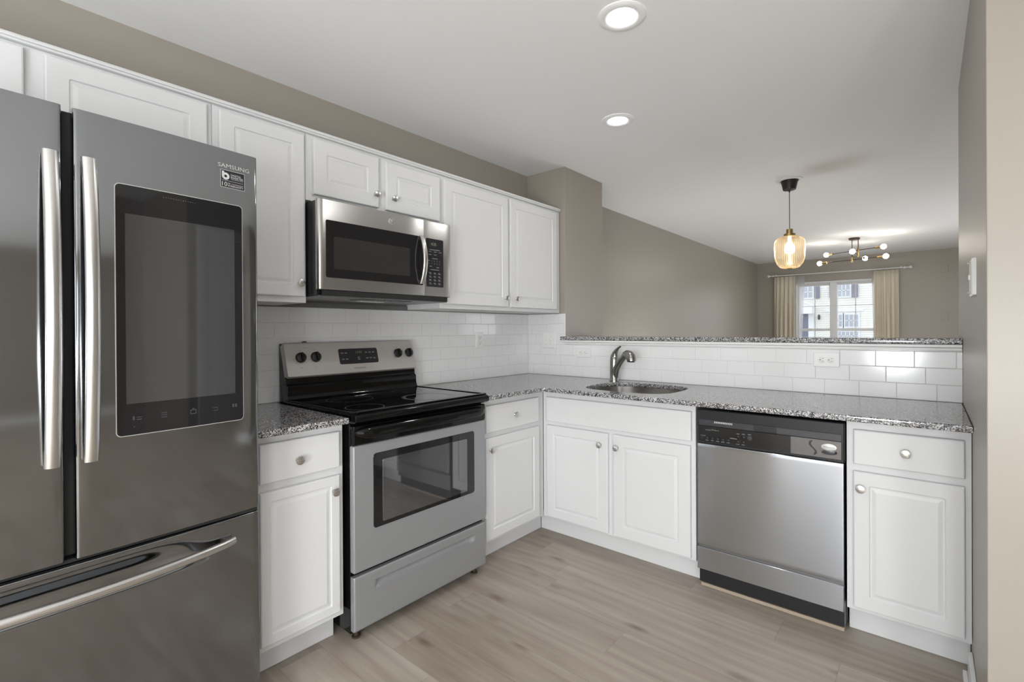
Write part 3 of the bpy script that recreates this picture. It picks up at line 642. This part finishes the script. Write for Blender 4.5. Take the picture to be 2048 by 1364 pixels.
m = M(); m.box(.006, w-.02, -.015, .37, -.001, .0038); un = m.build('bottom_plate', 'under', MW, bevel=.002)
m = M(); m.box(.02, w-.03, -.017, -.002, .004, .0275); m.build('vent_slot', 'gap', MW)
m = M()
for k in range(16): m.box(.24+.019*k, .252+.019*k, .03, .13, -.0045, -.0012)
m.build('grease_filter', 'under', un)
box(.33, .47, .18, .22, -.004, -.0012).build('cooktop_light_lens', 'plate', un)
# ---------------------------------------------------------------- dishwasher
DW = thing('dishwasher', 'black and stainless dishwasher under the sink countertop', 'dishwasher', (1.5565, -.633, 0))
w = .597
M().box(.004, w-.004, .022, .60, .035, .872).build('body', 'blackp', DW)
cpn = M().plate(0, w, .710, .873, .0, .021, .006, .004).build('control_panel', 'dkgrey', DW)
up = M().plate(.012, .588, .797, .826, -.003, .002, .001, .001).build('upper_trim', 'grey', cpn)
M().box(.256, .350, -.0035, .004, .797, .828).build('latch', 'blackp', up, bevel=.002)
lo = M().plate(.010, .588, .722, .796, -.004, .002, .002, .001).build('button_panel', 'glassb', cpn)
M().plate(.404, .587, .7225, .7955, -.0045, -.003, .002, .0004).build('mirror_panel', pmat('smoked_mirror_panel', (.16, .16, .165), .06, .7), lo)
m = M()
for k in range(11): m.box(.084+.0076*k, .0885+.0076*k, -.0042, -.003, .813, .821)
m.build('vent_slats', 'ink', up, smooth=0)
for x, z in ((.0506, .737), (.0746, .738), (.0987, .739), (.1225, .739), (.1466, .739), (.190, .763), (.213, .7635), (.189, .739), (.2126, .7395)):
    M().lathe([(.0068, -.0038), (.0066, -.0065), (.004, -.0082), (.0005, -.0085)], (x, 0, z), 'y', 18).build('button', 'dkgrey', lo)
M().lathe([(.0105, -.0038), (.0105, -.0055), (.0075, -.0058), (.007, -.0042), (.0005, -.0042)], (.239, 0, .763), 'y', 24).build('button', 'grey', lo)
M().box(.020, .033, -.0055, -.0038, .728, .741).build('indicator_light', 'dkgrey', lo)
for x, z in ((.0506, .728), (.0746, .729), (.0987, .729), (.1225, .729), (.1466, .729), (.189, .7285), (.2126, .729), (.190, .776), (.213, .7775), (.239, .7795)):
    box(x-.007, x+.007, -.0044, -.0040, z-.0010, z+.0010).build('button_label', 'ink_g', lo, smooth=0)
for s3, a3, b3, c3, d3 in (('CYCLES', .020, .043, .747, .750), ('STATUS', .043, .067, .7755, .7785), ('OPTIONS', .155, .185, .750, .7535), ('Wash', .069, .083, .778, .7815), ('Rinse', .086, .096, .7775, .781), ('Dry', .099, .107, .777, .7805)):
    M().text(s3, a3, b3, c3, d3, -.0041).build('lettering', 'ink', lo, smooth=0)
vs = []; m = M()
rings = [[(.544+a*math.cos(2*PI*i/32), y, .7685+b*math.sin(2*PI*i/32)) for i in range(32)] for a, b, y in ((.0275, .0145, -.004), (.0275, .0145, -.0062), (.0255, .0125, -.0072))]
eb = m.loft(rings).build('emblem', 'silver', lo)
m = M(); m.text('Whirlpool', .524, .564, .7655, .7715, -.0073); m.build('emblem_print', 'grey', eb, smooth=0)
m = M(); vs = []; n_ = 14
for k in range(n_+1):
    t = k/n_; z = .730+.060*t; x = .486+.012*math.sin(2*PI*t*.9+.4)*(1-.2*t); vs += [(x-.004, -.0049, z), (x+.004, -.0049, z)]
m.add(vs, [(2*k, 2*k+1, 2*k+3, 2*k+2) for k in range(n_)]); m.build('swirl_print', 'blackp', lo, smooth=0)
rings = [[(.545+a*math.cos(2*PI*i/32), y, .747+b*math.sin(2*PI*i/32)) for i in range(32)] for a, b, y in ((.028, .009, -.004), (.028, .009, -.0056), (.027, .008, -.006))]
M().loft(rings).build('badge_plate', 'grey', lo)
M().lathe([(.0045, -.0045), (.0045, -.0062), (.0005, -.0064)], (.568, 0, .749), 'y', 16).build('indicator_dot', 'gap', lo)
# door skin: slightly uneven sheet
def dent(x, z): return -.0006*math.sin(x*11+.6)*math.sin(z*5+1)+eased(x, z, .003, w-.003, .222, .7085, .002, .003)
M().grid(edgex(.003, w-.003, 30, .004), [.222, .223, .225]+lin(.24, .69, 16)+[.7055, .7075, .7085], dent, .021).build('door', 'dw', DW, smooth=50)
M().box(.004, w-.004, .008, .021, .2105, .2215).build('door_seam', 'under', DW)
M().plate(.001, w-.003, .104, .2098, -.001, .021, .002, .002).build('lower_panel', 'dw', DW)
M().box(.006, w-.001, .073, .10, .034, .1035).build('kick_plate', 'rubber', DW, bevel=.002)
box(.012, .03, .11, .6, .0008, .0345).build('base_rail', 'gap', DW); box(w-.03, w-.012, .11, .6, .0008, .0345).build('base_rail', 'gap', DW)
tag(M().box(0, .588, 0, .03, 0, .016).build('floor_edge_strip', 'wood', bevel=.002), 'rough tan wood strip on the floor under the dishwasher', 'strip', loc=(1.558, -.585, .0008))
# ---------------------------------------------------------------- outlets and switches
def cover(name, label, loc, rz, w, h, kind, n=1):
    t = thing(name, label, 'light switch' if 'switch' in name else 'outlet', loc, rz)
    M().plate(-w/2, w/2, -h/2, h/2, -.006, -.0002, .003, .002).build('cover_plate', 'plate', t)
    if kind == 'outlet_h':
        for cx in (-.0195, .0195):
            o = M().lathe([(.0165, -.0058), (.0165, -.0078), (.0155, -.0082), (.0005, -.0082)], (cx, 0, 0), 'y', 24).build('socket', 'plate', t)
            m = M(); m.box(cx+.002, cx+.009, -.0086, -.0081, .0055, .0075); m.box(cx+.002, cx+.009, -.0086, -.0081, -.0075, -.0055)
            m.lathe([(.0026, -.0081), (.0026, -.0086), (.0004, -.0086)], (cx-.0075, 0, 0), 'y', 10); m.build('slots', 'slot', o, smooth=0)
    if kind == 'outlet_v':
        for cz in (-.0195, .0195):
            o = M().lathe([(.0165, -.0058), (.0165, -.0078), (.0155, -.0082), (.0005, -.0082)], (0, 0, cz), 'y', 24).build('socket', 'plate', t)
            m = M(); m.box(-.0075, -.0055, -.0086, -.0081, cz-.001, cz+.007); m.box(.0055, .0075, -.0086, -.0081, cz-.001, cz+.007)
            m.lathe([(.0026, -.0081), (.0026, -.0086), (.0004, -.0086)], (0, 0, cz-.0075), 'y', 10); m.build('slots', 'slot', o, smooth=0)
    if kind == 'toggle':
        for i in range(n):
            cx = (i-(n-1)/2)*.046
            M().box(cx-.0045, cx+.0045, -.017, -.0055, -.002, .010).build('toggle', 'plate', t, bevel=.002)
            for z in (-.030, .030): M().lathe([(.003, -.0055), (.003, -.0068), (.0005, -.007)], (cx, 0, z), 'y', 10).build('screw', 'ink', t)
    return t
cover('wall_outlet', 'white outlet cover on the tile left of the faucet', (.5165, 0, 1.095), 0, .122, .074, 'outlet_h')
cover('wall_outlet', 'white outlet cover on the tile above the dishwasher', (2.006, 0, 1.093), 0, .117, .074, 'outlet_h')
cover('wall_switch', 'white double switch plate on the corner tile below the wall cabinet', (.2045, 0, 1.179), 0, .118, .122, 'toggle', 2)
cover('wall_outlet', 'white vertical outlet cover on the tile right of the range', (0, -.545, 1.187), RL, .072, .112, 'outlet_v')
t = thing('wall_switch', 'surface-mounted white switch on the right wall edge', 'light switch', (XR, -.745, 1.425), -PI/2)
M().plate(-.060, .072, -.061, .061, -.0115, -.0002, .003, .003).build('cover_plate', 'plate', t)
M().box(-.006, .006, -.0165, -.0112, -.006, .010).build('toggle', 'plate', t, bevel=.002)
for z in (-.050, .050): M().lathe([(.003, -.0112), (.003, -.019), (.0005, -.0195)], (0, 0, z), 'y', 10).build('screw', 'nickel', t)
for lab, z0, z1 in (('upper taupe cover plate on the living room wall right of the curtain', 2.11, 2.235), ('lower taupe cover plate on the living room wall right of the curtain', 1.35, 1.485)):
    tag(M().plate(-.043, .043, 0, z1-z0, -.008, -.0004, .003, .002).build('cover_plate', 'wall'), lab, 'cover plate', loc=(2.612, YF, z0))
# ---------------------------------------------------------------- lamps
def downlight(x, y, label, R_=.092, r=.056):
    t = thing('downlight', label, 'ceiling light', (x, y, H), 0, 'recessed downlights')
    M().lathe([(R_, -.0005), (R_, -.004), (R_-.008, -.008), (r+.010, -.009), (r, -.0045), (r-.004, -.001)], n=48, cap0=False, cap1=False).build('trim_ring', 'ceil', t)
    M().lathe([(r+.001, -.0035), (r-.004, -.0062), (.001, -.0068)], n=40).build('lens', 'lens', t)
    ld = bpy.data.lights.new('downlight_glow', 'AREA'); ld.shape = 'DISK'; ld.size = .10; ld.energy = CAN_W; ld.color = (1, .985, .96)
    lo_ = bpy.data.objects.new('downlight_glow', ld); SC.collection.objects.link(lo_); lo_.parent = t; lo_.location = (0, 0, -.0095)
for x, y, lab in ((1.509, -1.282, 'recessed ceiling downlight nearer the camera'), (1.041, -.452, 'recessed ceiling downlight above the sink corner')):
    downlight(x, y, lab)
def fill_globe(x, y, z, r, label, mat='globe'):  # unseen globes added as fill to even out the light
    t = thing('added_fill_globe', label, 'added fill lamp', (x, y, 0))
    M().lathe([(.13, .001), (.13, .015), (.012, .025), (.010, z-r+.01)]).build('stand', 'brass', t)
    M().lathe([(r*math.sin(PI*k/16)+.0005, z-r*math.cos(PI*k/16)) for k in range(17)]).build('globe', mat, t, smooth=80)
fill_globe(.75, 1.9, .55, .27, 'large low added fill-light globe behind the half wall, left end', 'soft_fill_globe')
fill_globe(2.1, 4.3, .55, .27, 'large low added fill-light globe behind the half wall, right end', 'soft_fill_globe')
fill_globe(2.1, -4.5, .95, .21, 'added fill-light globe behind the camera nearest the refrigerator')
fill_globe(3.0, -5.1, .95, .21, 'added fill-light globe behind the camera by the patio door')
fill_globe(3.9, -4.6, .95, .21, 'added fill-light globe behind the camera by the east window')
# amber pendant
PX, PY = 1.552, 1.478
t = thing('pendant_lamp', 'amber ribbed glass pendant hanging from a black canopy beyond the bar', 'pendant lamp', (PX, PY, H))
M().lathe([(.096, -.0005), (.096, -.006), (.088, -.011), (.070, -.012), (.066, -.005), (.05, -.004)], n=48, cap0=False).build('ceiling_ring', 'trim', t)
M().lathe([(.061, -.008), (.062, -.012), (.047, -.082), (.044, -.084), (.006, -.086)]).build('canopy', 'canopy', t)
M().lathe([(.006, -.084), (.006, -.10), (.0028, -.105), (.0028, -.405)], n=12).build('cord', 'canopy', t)
M().lathe([(.003, -.402), (.0245, -.404), (.0245, -.438), (.043, -.442), (.043, -.462), (.040, -.464)]).build('cap', 'brass', t)
M().lathe([(.040, -.458), (.060, -.463), (.086, -.474), (.103, -.492), (.1105, -.515), (.112, -.555), (.109, -.610), (.104, -.650), (.092, -.685), (.070, -.712), (.045, -.722), (.030, -.724)], n=288, cap0=False, cap1=False, rib=(48, .032)).build('shade', 'amber', t, smooth=80)
M().lathe([(.012, -.464), (.014, -.51), (.030, -.535), (.040, -.565), (.034, -.592), (.012, -.604), (.001, -.605)]).build('bulb', 'pbulb', t, smooth=80)
# bulb chandelier
CX, CY = 1.6577, 4.9487
t = thing('chandelier', 'six-bulb brass and bronze stick chandelier near the far window', 'chandelier', (CX, CY, H))
M().lathe([(.064, -.0005), (.064, -.020), (.058, -.026), (.01, -.028)]).build('canopy', 'rodm', t)
def L_(p): return Vector(p)-Vector((CX, CY, H))
arms = [((1.3086, 5.158, 2.300), (1.9815, 4.800, 2.300)), ((1.2347, 5.10, 2.180), (2.002, 4.856, 2.180)), ((1.674, 4.57, 2.24), (1.738, 5.43, 2.24))]
posts = [(1.700, 4.945, 2.300), (1.630, 4.975, 2.180), (1.690, 4.94, 2.24)]
for (a, b), p in zip(arms, posts):
    A, Bp = L_(a), L_(b); dr = (Bp-A).normalized(); tt = ((L_(p)-A).dot(dr)); Pm = A+dr*tt
    ar = M().tube([A+dr*.06, Bp-dr*.06], .0048, 10).build('arm', 'rodm', t)
    M().tube([(Pm.x, Pm.y, -.027), (Pm.x, Pm.y, Pm.z+.02)], .0048, 10).build('stem', 'rodm', t)
    M().tube([(Pm.x, Pm.y, Pm.z+.035), (Pm.x, Pm.y, Pm.z-.03)], .0125, 16).build('hub', 'brass', t)
    for E_, s_ in ((A, 1), (Bp, -1)):
        sk = M().tube([E_+dr*s_*.028, E_+dr*s_*.095], .0145, 16).build('socket', 'brass', ar)
        c = E_; m = M(); m.lathe([(.032*math.sin(PI*k/12)+.0004, .032*math.cos(PI*k/12)) for k in range(13)], tuple(c), 'z', 20); m.build('bulb', 'bulb', sk, smooth=80)
# ---------------------------------------------------------------- curtains
rt = thing('curtain_rod', 'white curtain rod with ball finials above the far window', 'curtain rod', (1.19, YF-.09, 2.214))
M().tube([(-1.0, 0, 0), (1.0, 0, 0)], .009, 14).build('rod', 'trim', rt)
for s_ in (-1, 1):
    for r_, xx in ((.024, 1.022), (.017, .945)): M().lathe([(r_*math.sin(PI*k/10)+.0004, r_*math.cos(PI*k/10)) for k in range(11)], (s_*xx, 0, 0), 'x', 18).build('finial', 'trim', rt)
    M().box(s_*.90-.008, s_*.90+.008, -.012, .084, -.005, .02).build('bracket', 'trim', rt, bevel=.002)
def curtain(name, x0t, x1t, x0b, x1b, ztop, zbot, mat, label, folds, amp, y, grp=None):
    n = 90; zs = lin(ztop, zbot, 14); rings = []; m = M()
    for z in zs:
        t = (ztop-z)/(ztop-zbot); row = []
        for i in range(n+1):
            u = i/n; a = x0t+(x0b-x0t)*t; b = x1t+(x1b-x1t)*t
            sq = amp*(.35+.65*min(1, t*3))*(math.sin(u*folds*2*PI+.6*math.sin(5*u+t))+.3*math.sin(u*folds*4.3*PI+t*2))
            row.append((a+(b-a)*u, y+sq, z))
        rings.append(row)
    m.loft(rings, False, False, closed=False); o = m.build(name, mat, smooth=80)
    md_ = o.modifiers.new('solid', 'SOLIDIFY'); md_.thickness = .0015
    for v in o.data.vertices: v.co.x -= x0t; v.co.y -= YF; 
    o.location = (x0t, YF, 0); return tag(o, label, 'curtain', grp)
curtain('curtain', .268, .60, .255, .585, 2.190, .06, 'cream', 'cream pleated curtain on the left side of the far window', 5, .030, YF-.09)
curtain('curtain', 1.735, 2.062, 1.765, 2.07, 2.190, .06, 'cream', 'cream pleated curtain on the right side of the far window', 5, .030, YF-.09)
curtain('sheer_curtain', .52, .745, .53, .655, 2.192, .08, 'sheer', 'sheer white voile beside the left cream curtain', 5, .006, YF-.040)
curtain('sheer_curtain', 1.705, 1.80, 1.745, 1.83, 2.192, .08, 'sheer', 'sheer white voile beside the right cream curtain', 4, .006, YF-.040)
# ---------------------------------------------------------------- outside
YH = 28.0; K = (YH+2.99)/974.39
def hx(cx_, cy_):     # helper: where a ray through a crop point meets the far house
    px, pyy = 1520+cx_/6.8267, 520+cy_/6.8267
    yaw, pitch, roll, f = 0.6985, 0.0032, -0.0054, 974.39
    fw = Vector((-math.sin(yaw)*math.cos(pitch), math.cos(yaw)*math.cos(pitch), -math.sin(pitch))); r = Vector((math.cos(yaw), math.sin(yaw), 0)); u = r.cross(fw)
    r2 = r*math.cos(roll)+u*math.sin(roll); u2 = -r*math.sin(roll)+u*math.cos(roll)
    v = r2*((px-1024-13.1)/f)-u2*((pyy-682+19.34)/f)+fw; k = (YH+2.9878)/v.y
    return round(2.4122+v.x*k, 3), round(1.2584+v.z*k, 3)
struct(box(-40, 50, YF+.2, 60, -.5, -.4).build('ground_front', 'bounce_ground')); struct(box(XE+.3, 40, YB-.24, YF+.1, -.3, -.2).build('ground_side', 'bounce_ground')); struct(box(-30, 40, -40, YB-.25, -.3, -.2).build('ground_back', 'bounce_ground'))  # ground made pale to bounce daylight onto the ceilings
hs = thing('house', 'cream sided house across the street seen through the window', 'house', (0, YH, -.4))
m = M(); zlo, zhi = 0, 7.5; prof = []
z = zlo
while z < zhi: prof += [(-.0, z), (-.022, z), (-.0, z+.115)] if False else [(-.022, z), (0, z+.118)]; z += .12
ring = lambda x: [(x, y, z_) for y, z_ in prof]+[(x, .3, zhi), (x, .3, zlo)]
m.loft([ring(-9), ring(7)]).build('siding', 'siding', hs, smooth=0)
box(-9.4, 7.4, -.5, 5, zhi, zhi+.3).build('roof', 'roof', hs)
def hwin(ax, ay, bx, by, cols, rows, shut=None):
    (x0, z1), (x1, z0) = hx(ax, ay), hx(bx, by); z0 += .4; z1 += .4
    f = M(); e = .09; f.box(x0-e, x1+e, -.07, -.02, z0-e, z1+e); fr_ = f.build('window_frame', 'vinyl', hs)
    box(x0, x1, -.09, -.0705, z0, z1).build('window_glass', 'extwin', fr_)
    g = M()
    for i in range(1, cols): x = x0+(x1-x0)*i/cols; g.box(x-.018, x+.018, -.105, -.0905, z0, z1)
    for i in range(1, rows): zz_ = z0+(z1-z0)*i/rows; g.box(x0, x1, -.105, -.0905, zz_-.018, zz_+.018)
    g.build('window_muntin', 'vinyl', fr_)
def hbox(name, mat, ax, ay, bx, by, y0=-.12, y1=-.03):
    (x0, z1), (x1, z0) = hx(ax, ay), hx(bx, by); return box(x0, x1, y0, y1, z0+.4, z1+.4).build(name, mat, hs)
hwin(545, 370, 715, 510, 3, 2); hwin(1070, 340, 1225, 490, 3, 2)
hbox('shutter', 'shutter', 748, 360, 818, 522); hbox('shutter', 'shutter', 1252, 335, 1340, 505); hbox('shutter', 'shutter', 952, 345, 1012, 512)
hwin(985, 750, 1118, 905, 3, 2); hwin(1162, 748, 1338, 905, 3, 2)
hwin(1060, 978, 1338, 1100, 5, 2)
hbox('door', 'extdoor', 543, 745, 663, 1240); hbox('door_trim', 'vinyl', 664, 735, 742, 1240); hbox('door_trim', 'vinyl', 470, 735, 542, 1240)
hbox('awning_fascia', 'vinyl', 440, 640, 752, 735, -.9, -.03)
(xa, za), (xb, zb_) = hx(560, 545), hx(790, 650)
M().tube([(xa, -.8, za+.4), (xb, -.8, zb_+.4)], .05, 8).build('awning_edge', 'vinyl', hs)
(xa, za) = hx(812, 780)
M().lathe([(.015, -.15), (.055, -.10), (.06, .06), (.03, .12), (.008, .15)], (xa, -.15, za+.4), 'z', 8).build('lantern', 'slate', hs)
hbox('house_pipe', 'vinyl', 880, 684, 1415, 698, -.06, -.022)  # horizontal pipe across the house front
